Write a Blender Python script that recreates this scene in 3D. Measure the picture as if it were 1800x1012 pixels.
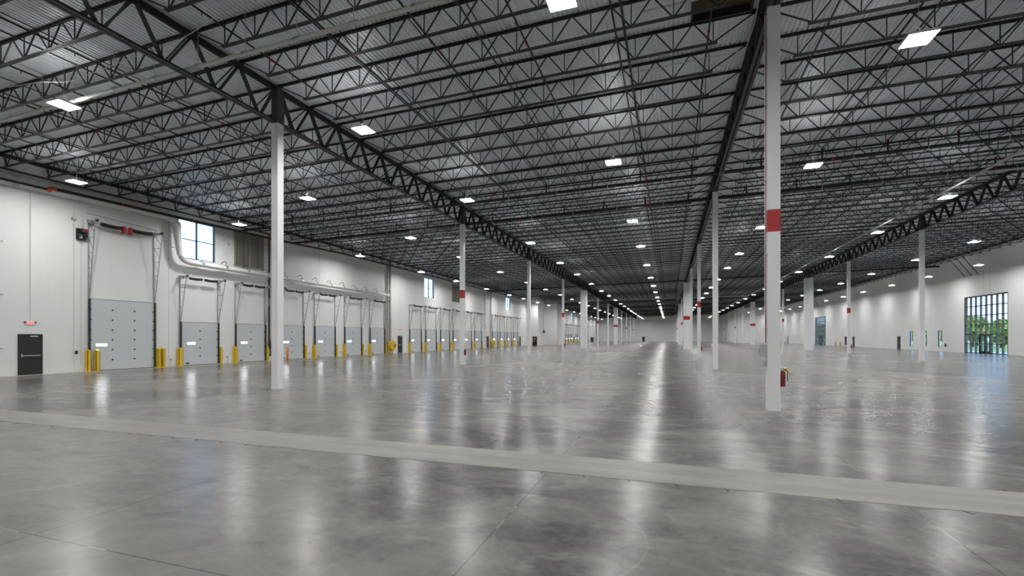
import bpy, math, random
from mathutils import Vector, Matrix

random.seed(7)
sc = bpy.context.scene
for _o in list(bpy.data.objects):
    bpy.data.objects.remove(_o)
col = sc.collection

# ------------------------------------------------------------------ camera, sky, sun, exposure
EYE = 1.974
cam_d = bpy.data.cameras.new('camera')
cam_d.sensor_width = 36.0
cam_d.lens = 829.2 / 1800 * 36
cam_d.shift_y = 86.2 / 1800
cam_d.clip_start = 0.05
cam_d.clip_end = 900
cam = bpy.data.objects.new('camera', cam_d)
cam.location = (0, 0, EYE)
cam.rotation_euler = (math.pi / 2, 0, 0.3230)
col.objects.link(cam)
sc.camera = cam

world = bpy.data.worlds.new('sky')
sc.world = world
world.use_nodes = True
wn = world.node_tree
wn.nodes.clear()
w_out = wn.nodes.new('ShaderNodeOutputWorld')
w_bg = wn.nodes.new('ShaderNodeBackground')
w_sky = wn.nodes.new('ShaderNodeTexSky')
w_sky.sky_type = 'NISHITA'
w_sky.sun_disc = False
w_sky.sun_elevation = math.radians(42)
w_sky.sun_rotation = math.radians(180)
w_mix = wn.nodes.new('ShaderNodeMix')
w_mix.data_type = 'RGBA'
w_mix.inputs[0].default_value = 0.75
w_mix.inputs[7].default_value = (3.5, 5.3, 8.0, 1)
wn.links.new(w_sky.outputs[0], w_mix.inputs[6])
wn.links.new(w_mix.outputs[2], w_bg.inputs[0])
w_bg.inputs[1].default_value = 0.50
wn.links.new(w_bg.outputs[0], w_out.inputs[0])

sun_d = bpy.data.lights.new('sun', 'SUN')
sun_d.energy = 3.0
sun_d.angle = 0.01
sun = bpy.data.objects.new('sun', sun_d)
sun.rotation_euler = Vector((0.05, 1.0, -0.95)).to_track_quat('-Z', 'Y').to_euler()
sun.location = (0, -40, 60)
col.objects.link(sun)

LAMP = 275.0      # radiance of the high-bay strips
sc.view_settings.view_transform = 'Standard'
sc.view_settings.look = 'None'
sc.view_settings.gamma = 1
sc.view_settings.use_curve_mapping = False
sc.view_settings.exposure = 0.0
sc.cycles.sample_clamp_indirect = 5.0

# ------------------------------------------------------------------ layout (metres)
L, XB, XC, XD, R = -31.8, -14.27, 2.635, 19.98, 35.4
Y0, S = 14.3, 17.0
YB, YF = -14.0, 218.4        # wall behind the camera, far end wall
JS = 1.7                     # joist spacing


def deck(x):
    return 11.95 + (x - XC) * 0.0213


# ------------------------------------------------------------------ materials
M = {}


def mat(name, rgb, rough=0.5, metal=0.0, emit=0, spec=0.5):
    m = bpy.data.materials.new(name)
    m.use_nodes = True
    b = m.node_tree.nodes['Principled BSDF']
    b.inputs['Base Color'].default_value = (*rgb, 1)
    b.inputs['Roughness'].default_value = rough
    b.inputs['Metallic'].default_value = metal
    b.inputs['Specular IOR Level'].default_value = spec
    if emit:
        b.inputs['Emission Color'].default_value = (*rgb, 1)
        b.inputs['Emission Strength'].default_value = emit
    M[name] = m
    return m


class NT:
    def __init__(s, m):
        s.t = m.node_tree
        s.b = s.t.nodes['Principled BSDF']

    def n(s, kind, **kw):
        nd = s.t.nodes.new('ShaderNode' + kind)
        for k, v in kw.items():
            setattr(nd, k, v)
        return nd

    def put(s, v, sock):
        if isinstance(v, (int, float)):
            sock.default_value = v
        elif isinstance(v, tuple):
            sock.default_value = v
        else:
            s.t.links.new(v, sock)

    def math(s, op, a, b=None, c=None, clamp=False):
        nd = s.n('Math', operation=op, use_clamp=clamp)
        s.put(a, nd.inputs[0])
        if b is not None:
            s.put(b, nd.inputs[1])
        if c is not None:
            s.put(c, nd.inputs[2])
        return nd.outputs[0]

    def mix(s, f, a, b):
        nd = s.n('Mix', data_type='RGBA')
        s.put(f, nd.inputs[0])
        s.put(a, nd.inputs[6])
        s.put(b, nd.inputs[7])
        return nd.outputs[2]

    def noise(s, vec, scale, detail=4, rough=0.55, dist=0.0):
        nd = s.n('TexNoise')
        s.t.links.new(vec, nd.inputs['Vector'])
        nd.inputs['Scale'].default_value = scale
        nd.inputs['Detail'].default_value = detail
        nd.inputs['Roughness'].default_value = rough
        nd.inputs['Distortion'].default_value = dist
        return nd.outputs[0]

    def ramp(s, v, lo, hi):
        nd = s.n('MapRange', interpolation_type='SMOOTHSTEP')
        s.put(v, nd.inputs[0])
        nd.inputs[1].default_value = lo
        nd.inputs[2].default_value = hi
        return nd.outputs[0]

    def pos(s):
        g = s.n('NewGeometry')
        x = s.n('SeparateXYZ')
        s.t.links.new(g.outputs['Position'], x.inputs[0])
        return g.outputs['Position'], x.outputs[0], x.outputs[1], x.outputs[2]

    def scaled(s, vec, sx, sy, sz):
        nd = s.n('VectorMath', operation='MULTIPLY')
        s.t.links.new(vec, nd.inputs[0])
        nd.inputs[1].default_value = (sx, sy, sz)
        return nd.outputs[0]

    def bump(s, h, strength, dist=0.01):
        nd = s.n('Bump')
        nd.inputs['Strength'].default_value = strength
        nd.inputs['Distance'].default_value = dist
        s.t.links.new(h, nd.inputs['Height'])
        s.t.links.new(nd.outputs[0], s.b.inputs['Normal'])

    def line(s, v, period, offset, half):
        """1 on thin lines repeated every period"""
        a = s.math('ADD', v, -offset + period * 200)
        a = s.math('MODULO', a, period)
        b = s.math('SUBTRACT', period, a)
        a = s.math('MINIMUM', a, b)
        return s.math('LESS_THAN', a, half)


# polished concrete floor
m = mat('polished_concrete', (0.2, 0.2, 0.2), 0.22)
t = NT(m)
P, px, py, pz = t.pos()
big = t.noise(t.scaled(P, 0.16, 0.10, 1), 1.0, 3, 0.5, 0.6)
mid = t.noise(t.scaled(P, 0.45, 0.8, 1), 1.0, 5, 0.6, 0.8)
streak = t.noise(t.scaled(P, 1.0, 3.0, 1), 1.0, 4, 0.65, 0.5)
fine = t.noise(P, 9.0, 2, 0.6)
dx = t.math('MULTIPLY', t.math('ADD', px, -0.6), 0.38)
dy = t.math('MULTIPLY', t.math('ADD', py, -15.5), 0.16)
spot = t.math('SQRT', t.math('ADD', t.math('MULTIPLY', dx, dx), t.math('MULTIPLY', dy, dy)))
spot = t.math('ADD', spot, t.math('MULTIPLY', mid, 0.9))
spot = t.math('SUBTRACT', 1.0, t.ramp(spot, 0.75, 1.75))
c = t.mix(t.ramp(big, 0.36, 0.62), (0.070, 0.071, 0.072, 1), (0.205, 0.198, 0.184, 1))
c = t.mix(t.math('MULTIPLY', t.ramp(mid, 0.38, 0.68), 0.55), c, (0.265, 0.257, 0.240, 1))
c = t.mix(t.math('MULTIPLY', t.ramp(streak, 0.45, 0.75), 0.22), c, (0.10, 0.102, 0.103, 1))
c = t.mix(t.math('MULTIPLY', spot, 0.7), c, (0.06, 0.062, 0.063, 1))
swirl = t.noise(t.scaled(P, 1.1, 1.5, 1), 1.0, 4, 0.62, 1.2)
c = t.mix(t.math('MULTIPLY', t.ramp(swirl, 0.5, 0.72), 0.5), c, (0.30, 0.29, 0.27, 1))
c = t.mix(t.math('MULTIPLY', t.ramp(swirl, 0.5, 0.28), 0.35), c, (0.075, 0.075, 0.076, 1))
c = t.mix(t.math('MULTIPLY', t.ramp(fine, 0.3, 0.8), 0.16), c, (0.33, 0.32, 0.30, 1))
# a few wheel-turn arcs
for (ax, ay, ar, aw) in ((-1.1, 12.5, 1.9, 0.045), (-1.3, 4.6, 1.1, 0.012)):
    ex = t.math('ADD', px, -ax)
    ey = t.math('ADD', py, -ay)
    rr = t.math('SQRT', t.math('ADD', t.math('MULTIPLY', ex, ex), t.math('MULTIPLY', ey, ey)))
    on = t.math('LESS_THAN', t.math('ABSOLUTE', t.math('ADD', rr, -ar)), aw)
    on = t.math('MULTIPLY', on, t.math('GREATER_THAN', ex, 0.25 * ar))
    c = t.mix(t.math('MULTIPLY', on, t.math('MULTIPLY', mid, 0.25)), c, (0.36, 0.35, 0.33, 1))
j1 = t.line(px, 13 / 3.0, XC, 0.007)
j2 = t.line(py, 17 / 4.0, 2.95, 0.007)
jt = t.math('MAXIMUM', j1, j2)
dust = t.math('GREATER_THAN', t.noise(P, 1.3, 2), 0.56)
jc = t.mix(dust, (0.05, 0.05, 0.05, 1), (0.34, 0.33, 0.30, 1))
c = t.mix(t.math('MULTIPLY', jt, 0.6), c, jc)
apron = t.math('LESS_THAN', px, L + 0.75)
c = t.mix(apron, c, (0.42, 0.40, 0.36, 1))
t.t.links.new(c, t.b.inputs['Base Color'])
t.b.inputs['Specular IOR Level'].default_value = 0.11
rg = t.math('ADD', 0.18, t.math('MULTIPLY', big, 0.10))
rg = t.math('ADD', rg, t.math('MULTIPLY', apron, 0.35))
t.t.links.new(rg, t.b.inputs['Roughness'])

m = mat('infill_concrete', (0.33, 0.32, 0.29), 0.42)
t = NT(m)
P, px, py, pz = t.pos()
a = t.noise(t.scaled(P, 0.5, 3.5, 1), 1.0, 5, 0.6)
b_ = t.noise(P, 12.0, 4, 0.6)
c = t.mix(t.ramp(a, 0.3, 0.7), (0.20, 0.193, 0.178, 1), (0.285, 0.273, 0.25, 1))
c = t.mix(t.math('MULTIPLY', b_, 0.25), c, (0.36, 0.35, 0.32, 1))
t.t.links.new(c, t.b.inputs['Base Color'])
t.bump(b_, 0.15, 0.01)

# ribbed white wall panel
for nm, seam in (('wall_white', 1), ('wall_plain', 0)):
    m = mat(nm, (0.80, 0.81, 0.80), 0.42)
    t = NT(m)
    P, px, py, pz = t.pos()
    s = t.math('ADD', px, py)
    rib = t.line(s, 0.30, 0.0, 0.008)
    sm = t.line(s, 14.3, 22.62 + L + 0.02, 0.016)
    nz = t.noise(t.scaled(P, 0.3, 0.3, 0.12), 1.0, 3)
    c = t.mix(t.ramp(nz, 0.3, 0.7), (0.78, 0.79, 0.78, 1), (0.83, 0.84, 0.83, 1))
    c = t.mix(t.math('MULTIPLY', rib, 0.06), c, (0.4, 0.4, 0.4, 1))
    if seam:
        c = t.mix(t.math('MULTIPLY', sm, 0.6), c, (0.3, 0.31, 0.31, 1))
    t.t.links.new(c, t.b.inputs['Base Color'])

# painted steel deck overhead
m = mat('steel_deck', (0.46, 0.49, 0.50), 0.36, 0.15)
t = NT(m)
P, px, py, pz = t.pos()
nz = t.noise(t.scaled(P, 0.5, 0.15, 1), 1.0, 3)
c = t.mix(t.ramp(nz, 0.3, 0.7), (0.74, 0.80, 0.84, 1), (0.84, 0.89, 0.92, 1))
t.t.links.new(c, t.b.inputs['Base Color'])

mat('dark_steel', (0.020, 0.021, 0.023), 0.42)
mat('girder_steel', (0.032, 0.032, 0.034), 0.42)
mat('column_dark', (0.045, 0.044, 0.045), 0.5)
mat('white_paint', (0.84, 0.85, 0.86), 0.38)
mat('red_paint', (0.42, 0.012, 0.02), 0.4)
mat('extinguisher_red', (0.24, 0.012, 0.018), 0.35)
mat('maroon', (0.16, 0.035, 0.04), 0.5)
mat('black', (0.012, 0.012, 0.013), 0.45)
mat('door_black', (0.016, 0.016, 0.017), 0.4)
mat('steel', (0.55, 0.56, 0.57), 0.3, 0.8)
mat('track_steel', (0.36, 0.38, 0.40), 0.4, 0.55)
mat('grey_box', (0.45, 0.46, 0.47), 0.5)
mat('pipe_grey', (0.56, 0.56, 0.54), 0.45)
mat('pipe_white', (0.80, 0.80, 0.78), 0.4)
mat('pipe_beige', (0.62, 0.60, 0.55), 0.45)
mat('orange_fitting', (0.62, 0.10, 0.03), 0.45)
mat('orange_paint', (0.85, 0.30, 0.02), 0.45)
mat('yellow_paint', (0.78, 0.52, 0.02), 0.45)
mat('yellow_tag', (0.9, 0.75, 0.05), 0.5)
mat('door_panel', (0.60, 0.64, 0.66), 0.42)
mat('door_seam', (0.30, 0.33, 0.35), 0.5)
mat('louver_grey', (0.34, 0.33, 0.29), 0.5)
mat('mullion', (0.03, 0.03, 0.033), 0.45)
mat('curtain_fin', (0.105, 0.095, 0.085), 0.45)
mat('exit_housing', (0.8, 0.78, 0.76), 0.5)
mat('exit_red', (1.0, 0.10, 0.10), 0.5, 0, 2.2)
mat('daylight_lite', (0.93, 0.97, 1.0), 0.5, 0, 24.0)
mat('lamp_housing', (0.75, 0.76, 0.77), 0.4)
mat('bark', (0.09, 0.06, 0.04), 0.9)
mat('asphalt', (0.40, 0.40, 0.39), 0.9)
mat('ochre_wood', (0.09, 0.065, 0.035), 0.7)

m = bpy.data.materials.new('lamp_strip')
m.use_nodes = True
t_ = m.node_tree
t_.nodes.clear()
o_ = t_.nodes.new('ShaderNodeOutputMaterial')
e_ = t_.nodes.new('ShaderNodeEmission')
e_.inputs[0].default_value = (1.0, 0.985, 0.965, 1)
e_.inputs[1].default_value = LAMP
t_.links.new(e_.outputs[0], o_.inputs[0])
M['lamp_strip'] = m

m2 = m.copy()
m2.name = 'lamp_uplight'
for nd in m2.node_tree.nodes:
    if nd.type == 'EMISSION':
        nd.inputs[1].default_value = 150.0
M['lamp_uplight'] = m2

m = bpy.data.materials.new('glass')
m.use_nodes = True
t_ = m.node_tree
t_.nodes.clear()
o_ = t_.nodes.new('ShaderNodeOutputMaterial')
tr = t_.nodes.new('ShaderNodeBsdfTransparent')
tr.inputs[0].default_value = (0.86, 0.92, 0.96, 1)
gl = t_.nodes.new('ShaderNodeBsdfGlossy')
gl.inputs['Roughness'].default_value = 0.03
lw = t_.nodes.new('ShaderNodeLayerWeight')
lw.inputs[0].default_value = 0.5
pw = t_.nodes.new('ShaderNodeMath')
pw.operation = 'POWER'
pw.inputs[1].default_value = 5.0
t_.links.new(lw.outputs['Facing'], pw.inputs[0])
fr = t_.nodes.new('ShaderNodeMath')
fr.operation = 'MULTIPLY_ADD'
fr.inputs[1].default_value = 0.5
fr.inputs[2].default_value = 0.03
t_.links.new(pw.outputs[0], fr.inputs[0])
mx = t_.nodes.new('ShaderNodeMixShader')
t_.links.new(fr.outputs[0], mx.inputs[0])
t_.links.new(tr.outputs[0], mx.inputs[1])
t_.links.new(gl.outputs[0], mx.inputs[2])
t_.links.new(mx.outputs[0], o_.inputs[0])
M['glass'] = m

m = mat('leaves', (0.2, 0.3, 0.04), 0.7)
t = NT(m)
P, px, py, pz = t.pos()
nz = t.noise(P, 2.2, 6, 0.7)
c = t.mix(t.ramp(nz, 0.35, 0.65), (0.09, 0.17, 0.02, 1), (0.42, 0.52, 0.07, 1))
t.t.links.new(c, t.b.inputs['Base Color'])
m = mat('grass', (0.2, 0.28, 0.08), 0.9)


# ------------------------------------------------------------------ mesh helpers
class MB:
    def __init__(s):
        s.v, s.f = [], []

    def quad(s, a, b, c, d):
        i = len(s.v)
        s.v += [a, b, c, d]
        s.f.append((i, i + 1, i + 2, i + 3))
        return s

    def hexa(s, p):
        i = len(s.v)
        s.v += [tuple(q) for q in p]
        for f in ((0, 3, 2, 1), (4, 5, 6, 7), (0, 1, 5, 4), (1, 2, 6, 5), (2, 3, 7, 6), (3, 0, 4, 7)):
            s.f.append(tuple(i + k for k in f))
        return s

    def box(s, x0, x1, y0, y1, z0, z1):
        x0, x1 = min(x0, x1), max(x0, x1)
        y0, y1 = min(y0, y1), max(y0, y1)
        z0, z1 = min(z0, z1), max(z0, z1)
        return s.hexa([(x0, y0, z0), (x1, y0, z0), (x1, y1, z0), (x0, y1, z0),
                       (x0, y0, z1), (x1, y0, z1), (x1, y1, z1), (x0, y1, z1)])

    def cbox(s, cx, cy, cz, wx, wy, wz):
        return s.box(cx - wx / 2, cx + wx / 2, cy - wy / 2, cy + wy / 2, cz - wz / 2, cz + wz / 2)

    def bar(s, p, q, w, h, up=(0, 0, 1)):
        p, q = Vector(p), Vector(q)
        d = (q - p).normalized()
        u = Vector(up)
        if abs(d.dot(u)) > 0.97:
            u = Vector((1, 0, 0))
        a = d.cross(u).normalized()
        b = a.cross(d).normalized()
        a *= w / 2
        b *= h / 2
        return s.hexa([p - a - b, p + a - b, p + a + b, p - a + b, q - a - b, q + a - b, q + a + b, q - a + b])

    def tube(s, pts, r, n=10, caps=True):
        pts = [Vector(p) for p in pts]
        rings = []
        for i, p in enumerate(pts):
            d = (pts[min(i + 1, len(pts) - 1)] - pts[max(i - 1, 0)]).normalized()
            u = Vector((0, 0, 1)) if abs(d.z) < 0.9 else Vector((1, 0, 0))
            a = d.cross(u).normalized()
            b = a.cross(d).normalized()
            rr = r[i] if isinstance(r, (list, tuple)) else r
            i0 = len(s.v)
            for k in range(n):
                t = 2 * math.pi * k / n
                s.v.append(tuple(p + a * (rr * math.cos(t)) + b * (rr * math.sin(t))))
            rings.append(i0)
        for i in range(len(rings) - 1):
            for k in range(n):
                k2 = (k + 1) % n
                s.f.append((rings[i] + k, rings[i] + k2, rings[i + 1] + k2, rings[i + 1] + k))
        if caps:
            s.f.append(tuple(rings[0] + k for k in range(n))[::-1])
            s.f.append(tuple(rings[-1] + k for k in range(n)))
        return s

    def mesh(s, name, m, smooth=False):
        me = bpy.data.meshes.new(name)
        me.from_pydata([tuple(v) for v in s.v], [], s.f)
        me.materials.append(M[m])
        if smooth:
            for p in me.polygons:
                p.use_smooth = len(p.vertices) == 4
        me.validate()
        me.update()
        return me

    def build(s, name, m, parent=None, smooth=False, loc=None):
        return link(name, s.mesh(name, m, smooth), parent, loc)


def link(name, me, parent=None, loc=None):
    o = bpy.data.objects.new(name, me)
    if parent is not None:
        o.parent = parent
    if loc is not None:
        o.location = loc
    col.objects.link(o)
    return o


def tag(o, label=None, cat=None, group=None, kind=None):
    for k, v in (('label', label), ('category', cat), ('group', group), ('kind', kind)):
        if v:
            o[k] = v
    return o


def thing(name, loc, label, cat, group=None, rz=0):
    o = bpy.data.objects.new(name, None)
    o.empty_display_size = 0.2
    o.location = loc
    o.rotation_euler = (0, 0, rz)
    col.objects.link(o)
    return tag(o, label, cat, group)


def copy_tree(o, parent=None):
    c = o.copy()
    col.objects.link(c)
    if parent is not None:
        c.parent = parent
    for ch in [x for x in o.children]:
        copy_tree(ch, c)
    return c


ORD = ['first', 'second', 'third', 'fourth', 'fifth', 'sixth', 'seventh', 'eighth', 'ninth', 'tenth', 'eleventh',
       'twelfth', 'thirteenth', 'fourteenth', 'fifteenth', 'sixteenth', 'seventeenth', 'eighteenth', 'nineteenth',
       'twentieth']


def smooth_path(pts, r=0.3, n=5):
    """round the corners of a polyline"""
    out = [Vector(pts[0])]
    for i in range(1, len(pts) - 1):
        a, b, c = Vector(pts[i - 1]), Vector(pts[i]), Vector(pts[i + 1])
        p = b + (a - b).normalized() * r
        q = b + (c - b).normalized() * r
        for k in range(n + 1):
            t = k / n
            out.append(p * (1 - t) ** 2 + b * 2 * t * (1 - t) + q * t * t)
    out.append(Vector(pts[-1]))
    return out


def struct(o):
    o['kind'] = 'structure'
    return o


def each(name, m, parent, fns, smooth=False):
    """one part per piece"""
    for f in fns:
        f(MB()).build(name, m, parent, smooth)


# ------------------------------------------------------------------ the shell
struct(MB().box(L - 0.3, R + 0.3, YB - 0.3, YF + 0.3, -0.3, 0).build('floor', 'polished_concrete'))
# pale infill strip with ragged edges, crossing the floor
b = MB()
n = 260
xs = [L + 0.02 + (R - L - 0.04) * i / n for i in range(n + 1)]
lo = [6.70 + random.uniform(-0.012, 0.012) for _ in xs]
hi = [7.74 + random.uniform(-0.012, 0.012) for _ in xs]
for i in range(n):
    b.hexa([(xs[i], lo[i], -0.01), (xs[i + 1], lo[i + 1], -0.01), (xs[i + 1], hi[i + 1], -0.01), (xs[i], hi[i], -0.01),
            (xs[i], lo[i], 0.004), (xs[i + 1], lo[i + 1], 0.004), (xs[i + 1], hi[i + 1], 0.004), (xs[i], hi[i], 0.004)])
struct(b.build('trim_1', 'infill_concrete'))
b = MB()
for k in range(-20, 40):
    x = -2.4 + k * 0.62
    y = 6.66
    if random.random() < 0.75:
        b.bar((x - 0.02, y + 0.05, 0.002), (x + 0.02, y - 0.05, 0.002), 0.014, 0.006)
    if random.random() < 0.6:
        b.bar((x + 0.28, 7.80, 0.002), (x + 0.31, 7.73, 0.002), 0.012, 0.006)
struct(b.build('trim_2', 'black'))


def wall_x(x0, x1, ya, yb, z1a, holes, name, m='wall_white'):
    """wall on a plane x = const, with rectangular holes (y0, y1, z0, z1)"""
    ys = sorted({ya, yb} | {h[0] for h in holes} | {h[1] for h in holes})
    zs = sorted({0.0, z1a} | {h[2] for h in holes} | {h[3] for h in holes})
    b = MB()
    for i in range(len(ys) - 1):
        run = None
        for j in range(len(zs) - 1):
            cy, cz = (ys[i] + ys[i + 1]) / 2, (zs[j] + zs[j + 1]) / 2
            hole = any(h[0] < cy < h[1] and h[2] < cz < h[3] for h in holes)
            if not hole:
                if run is None:
                    run = zs[j]
                if j == len(zs) - 2:
                    b.box(x0, x1, ys[i], ys[i + 1], run, zs[j + 1])
            elif run is not None:
                b.box(x0, x1, ys[i], ys[i + 1], run, zs[j])
                run = None
    return struct(b.build(name, m))


ZT = 7.45, 10.12
LWIN = [(23.31, 26.05), (57.31, 60.05), (91.1, 93.85), (158.5, 161.3)]
wall_x(L - 0.3, L, YB, YF, deck(L) + 0.02, [(a, c, ZT[0], ZT[1]) for a, c in LWIN], 'wall_left')
CURT = [(66.85, 74.80), (131.2, 139.6)]
SLIT = [(88.2, 89.35), (84.1, 85.2), (80.05, 81.2)]
wall_x(R, R + 0.3, YB, YF, deck(R) + 0.02, [(a, c, 0.0, 6.92) for a, c in CURT] + [(a, c, 0.6, 2.87) for a, c in SLIT], 'wall_right')


def wall_y(y0, y1, xa, xb, name, m='wall_white'):
    b = MB()
    za, zb = deck(xa) + 0.02, deck(xb) + 0.02
    b.hexa([(xa, y0, 0), (xb, y0, 0), (xb, y1, 0), (xa, y1, 0), (xa, y0, za), (xb, y0, zb), (xb, y1, zb), (xa, y1, za)])
    return struct(b.build(name, m))


wall_y(YF, YF + 0.3, L - 0.3, R + 0.3, 'wall_far')
wall_y(YB - 0.3, YB, L - 0.3, R + 0.3, 'wall_back')
wall_y(105.5, 111.0, L - 0.05, -29.0, 'wall_left_bay', 'wall_plain')
wall_y(119.5, 124.3, L - 0.05, -27.7, 'wall_left_pier', 'wall_plain')
wall_y(175.0, YF + 0.1, 22.0, R + 0.05, 'wall_right_bay', 'wall_plain')

# corrugated deck: ribs run along the building
b = MB()
pitch = 0.1524
n = int((R - L + 0.5) / pitch)
for i in range(n):
    x = L - 0.2 + i * pitch
    prof = [(0, 0), (0.060, 0), (0.072, 0.050), (0.140, 0.050), (pitch, 0)]
    for (a, za), (c_, zc) in zip(prof[:-1], prof[1:]):
        z0, z1 = deck(x + a) + za, deck(x + c_) + zc
        b.quad((x + a, YB - 0.2, z0), (x + a, YF + 0.2, z0), (x + c_, YF + 0.2, z1), (x + c_, YB - 0.2, z1))
b.hexa([(L - 0.3, YB - 0.3, deck(L) + 0.08), (R + 0.3, YB - 0.3, deck(R) + 0.08), (R + 0.3, YF + 0.3, deck(R) + 0.08), (L - 0.3, YF + 0.3, deck(L) + 0.08),
        (L - 0.3, YB - 0.3, deck(L) + 0.25), (R + 0.3, YB - 0.3, deck(R) + 0.25), (R + 0.3, YF + 0.3, deck(R) + 0.25), (L - 0.3, YF + 0.3, deck(L) + 0.25)])
struct(b.build('ceiling', 'steel_deck'))
# dark eave angles carrying the joist ends
struct(MB().box(L, L + 0.12, YB, YF, deck(L) - 0.20, deck(L) - 0.02).build('trim_3', 'dark_steel'))
struct(MB().box(R - 0.12, R, YB, YF, deck(R) - 0.20, deck(R) - 0.02).build('trim_4', 'dark_steel'))

# outside ground
struct(MB().box(R + 0.3, 260, -120, 330, -0.45, -0.12).build('floor_outside', 'asphalt'))
struct(MB().box(44, 260, -120, 330, -0.12, -0.08).build('lawn_outside', 'grass'))
struct(MB().box(-260, L - 0.3, -120, 330, -1.6, -1.2).build('floor_truck_court', 'asphalt'))

# ------------------------------------------------------------------ joists
SPANS = [('dock', L + 0.06, XB, 0.35, 1.35), ('left', XB, XC, 1.35, 1.35), ('right', XC, XD, 1.35, 1.35), ('window', XD, R - 0.06, 1.35, 0.55)]
AISLE = {'dock': 'the dock-side aisle', 'left': 'the left-centre aisle',
         'right': 'the right-centre aisle', 'window': 'the window-side aisle'}
JD = 0.76


def joist_parts(xa, xb, ea, eb, s=1.0):
    n_ = int(round((xb - xa - ea - eb) / 1.22))
    step = (xb - xa - ea - eb) / n_
    za = deck(xa)

    def zt(x):
        return deck(xa + x) - za
    top, bot, web = MB(), MB(), MB()
    W = xb - xa
    for sy in (-1, 1):
        top.bar((0.05, sy * 0.043, -0.012), (W - 0.05, sy * 0.043, zt(W) - 0.012), 0.064, 0.012)
        top.bar((0.05, sy * 0.018, -0.038), (W - 0.05, sy * 0.018, zt(W) - 0.038), 0.012, 0.064)
        bot.bar((ea - 0.12, sy * 0.040, zt(ea) - JD + 0.007), (W - eb + 0.12, sy * 0.040, zt(W - eb) - JD + 0.007), 0.060, 0.010)
        bot.bar((ea - 0.12, sy * 0.016, zt(ea) - JD + 0.028), (W - eb + 0.12, sy * 0.016, zt(W - eb) - JD + 0.028), 0.009, 0.050)
    top.box(0.02, 0.16, -0.06, 0.06, -0.11, -0.04)
    top.box(W - 0.16, W - 0.02, -0.06, 0.06, zt(W) - 0.11, zt(W) - 0.04)
    nodes = [ea + step * i for i in range(n_ + 1)]
    web.bar((0.12, 0, -0.04), (ea, 0, zt(ea) - JD + 0.03), 0.035, 0.035)
    web.bar((W - 0.12, 0, zt(W) - 0.04), (W - eb, 0, zt(W - eb) - JD + 0.03), 0.035, 0.035)
    for i, x in enumerate(nodes):
        web.bar((x, 0, zt(x) - JD + 0.03), (x, 0, zt(x) - 0.04), 0.027, 0.027)
        if i < n_:
            xm = x + step / 2
            web.bar((x + 0.03, 0, zt(x) - JD + 0.03), (xm - 0.02, 0, zt(xm) - 0.04), 0.034, 0.034)
            web.bar((xm + 0.02, 0, zt(xm) - 0.04), (x + step - 0.03, 0, zt(x + step) - JD + 0.03), 0.034, 0.034)
    return top, bot, web


def joist_place(k):
    """words that locate joist k (y = Y0 + k * JS) against the columns"""
    if k < 0:
        return '%s nearer than the first columns' % ORD[-k - 1]
    c_, o_ = divmod(k, 10)
    if o_ == 0:
        return 'framing over the %s columns' % ORD[c_]
    return '%s past the %s columns' % (ORD[o_ - 1], ORD[c_])


KMAX = int((YF - Y0 - 0.5) / JS)
NEAR = 66
for nm, xa, xb, ea, eb in SPANS:
    tp, bt, wb = joist_parts(xa, xb, ea, eb)
    mt, mb_, mw = tp.mesh('top_chord', 'dark_steel'), bt.mesh('bottom_chord', 'dark_steel'), wb.mesh('web', 'dark_steel')
    far = MB()
    for k in range(-8, KMAX + 1):
        y = Y0 + k * JS
        if 174.5 < y and nm == 'window':
            continue
        if k < NEAR:
            r = thing('roof_joist', (xa, y, deck(xa)),
                      'dark roof joist over %s, %s' % (AISLE[nm], joist_place(k)), 'roof joist', 'open-web joists under the roof deck')
            link('top_chord', mt, r)
            link('bottom_chord', mb_, r)
            link('web', mw, r)
        else:
            for src in (tp, bt, wb):
                i0 = len(far.v)
                far.v += [(v[0], v[1] + (k - NEAR) * JS, v[2]) for v in src.v]
                far.f += [tuple(i0 + q for q in f) for f in src.f]
    o = far.build('distant_roof_joists', 'dark_steel', loc=(xa, Y0 + NEAR * JS, deck(xa)))
    tag(o, 'mass of dark distant joists over %s, towards the far wall' % AISLE[nm], 'roof joists', None, 'stuff')

# ------------------------------------------------------------------ girders and columns
LINES = [('left', XB, 10.12, 11.48), ('middle', XC, 10.82, 11.84), ('right', XD, 10.90, 12.21)]
LINE_WORDS = {'left': 'left column row', 'middle': 'middle column row', 'right': 'right column row'}


def girder_parts(zb, zt):
    d = zt - zb
    top, bot, web = MB(), MB(), MB()
    for sx in (-1, 1):
        top.box(sx * 0.015, sx * 0.15, 0, S, d - 0.018, d)
        top.box(sx * 0.015, sx * 0.033, 0, S, d - 0.15, d)
        bot.box(sx * 0.015, sx * 0.125, 0.16, S - 0.16, 0, 0.018)
        bot.box(sx * 0.015, sx * 0.033, 0.16, S - 0.16, 0, 0.125)
    for i in range(10):
        ym = 0.85 + 1.7 * i
        ya, yb = 1.7 * i, 1.7 * (i + 1)
        ya += 0.16 if i == 0 else 0.06
        yb -= 0.16 if i == 9 else 0.06
        w1, w2 = (0.10, 0.075) if i < 5 else (0.075, 0.10)
        for sx in (-1, 1):
            web.bar((sx * 0.045, ya, d - 0.10), (sx * 0.045, ym - 0.07, 0.07), 0.02, w1, (1, 0, 0))
            web.bar((sx * 0.045, yb, d - 0.10), (sx * 0.045, ym + 0.07, 0.07), 0.02, w2, (1, 0, 0))
            web.bar((sx * 0.03, ya, d - 0.10), (sx * 0.03, ym - 0.07, 0.07), 0.05, 0.02)
            web.bar((sx * 0.03, yb, d - 0.10), (sx * 0.03, ym + 0.07, 0.07), 0.05, 0.02)
    return top, bot, web


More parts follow.
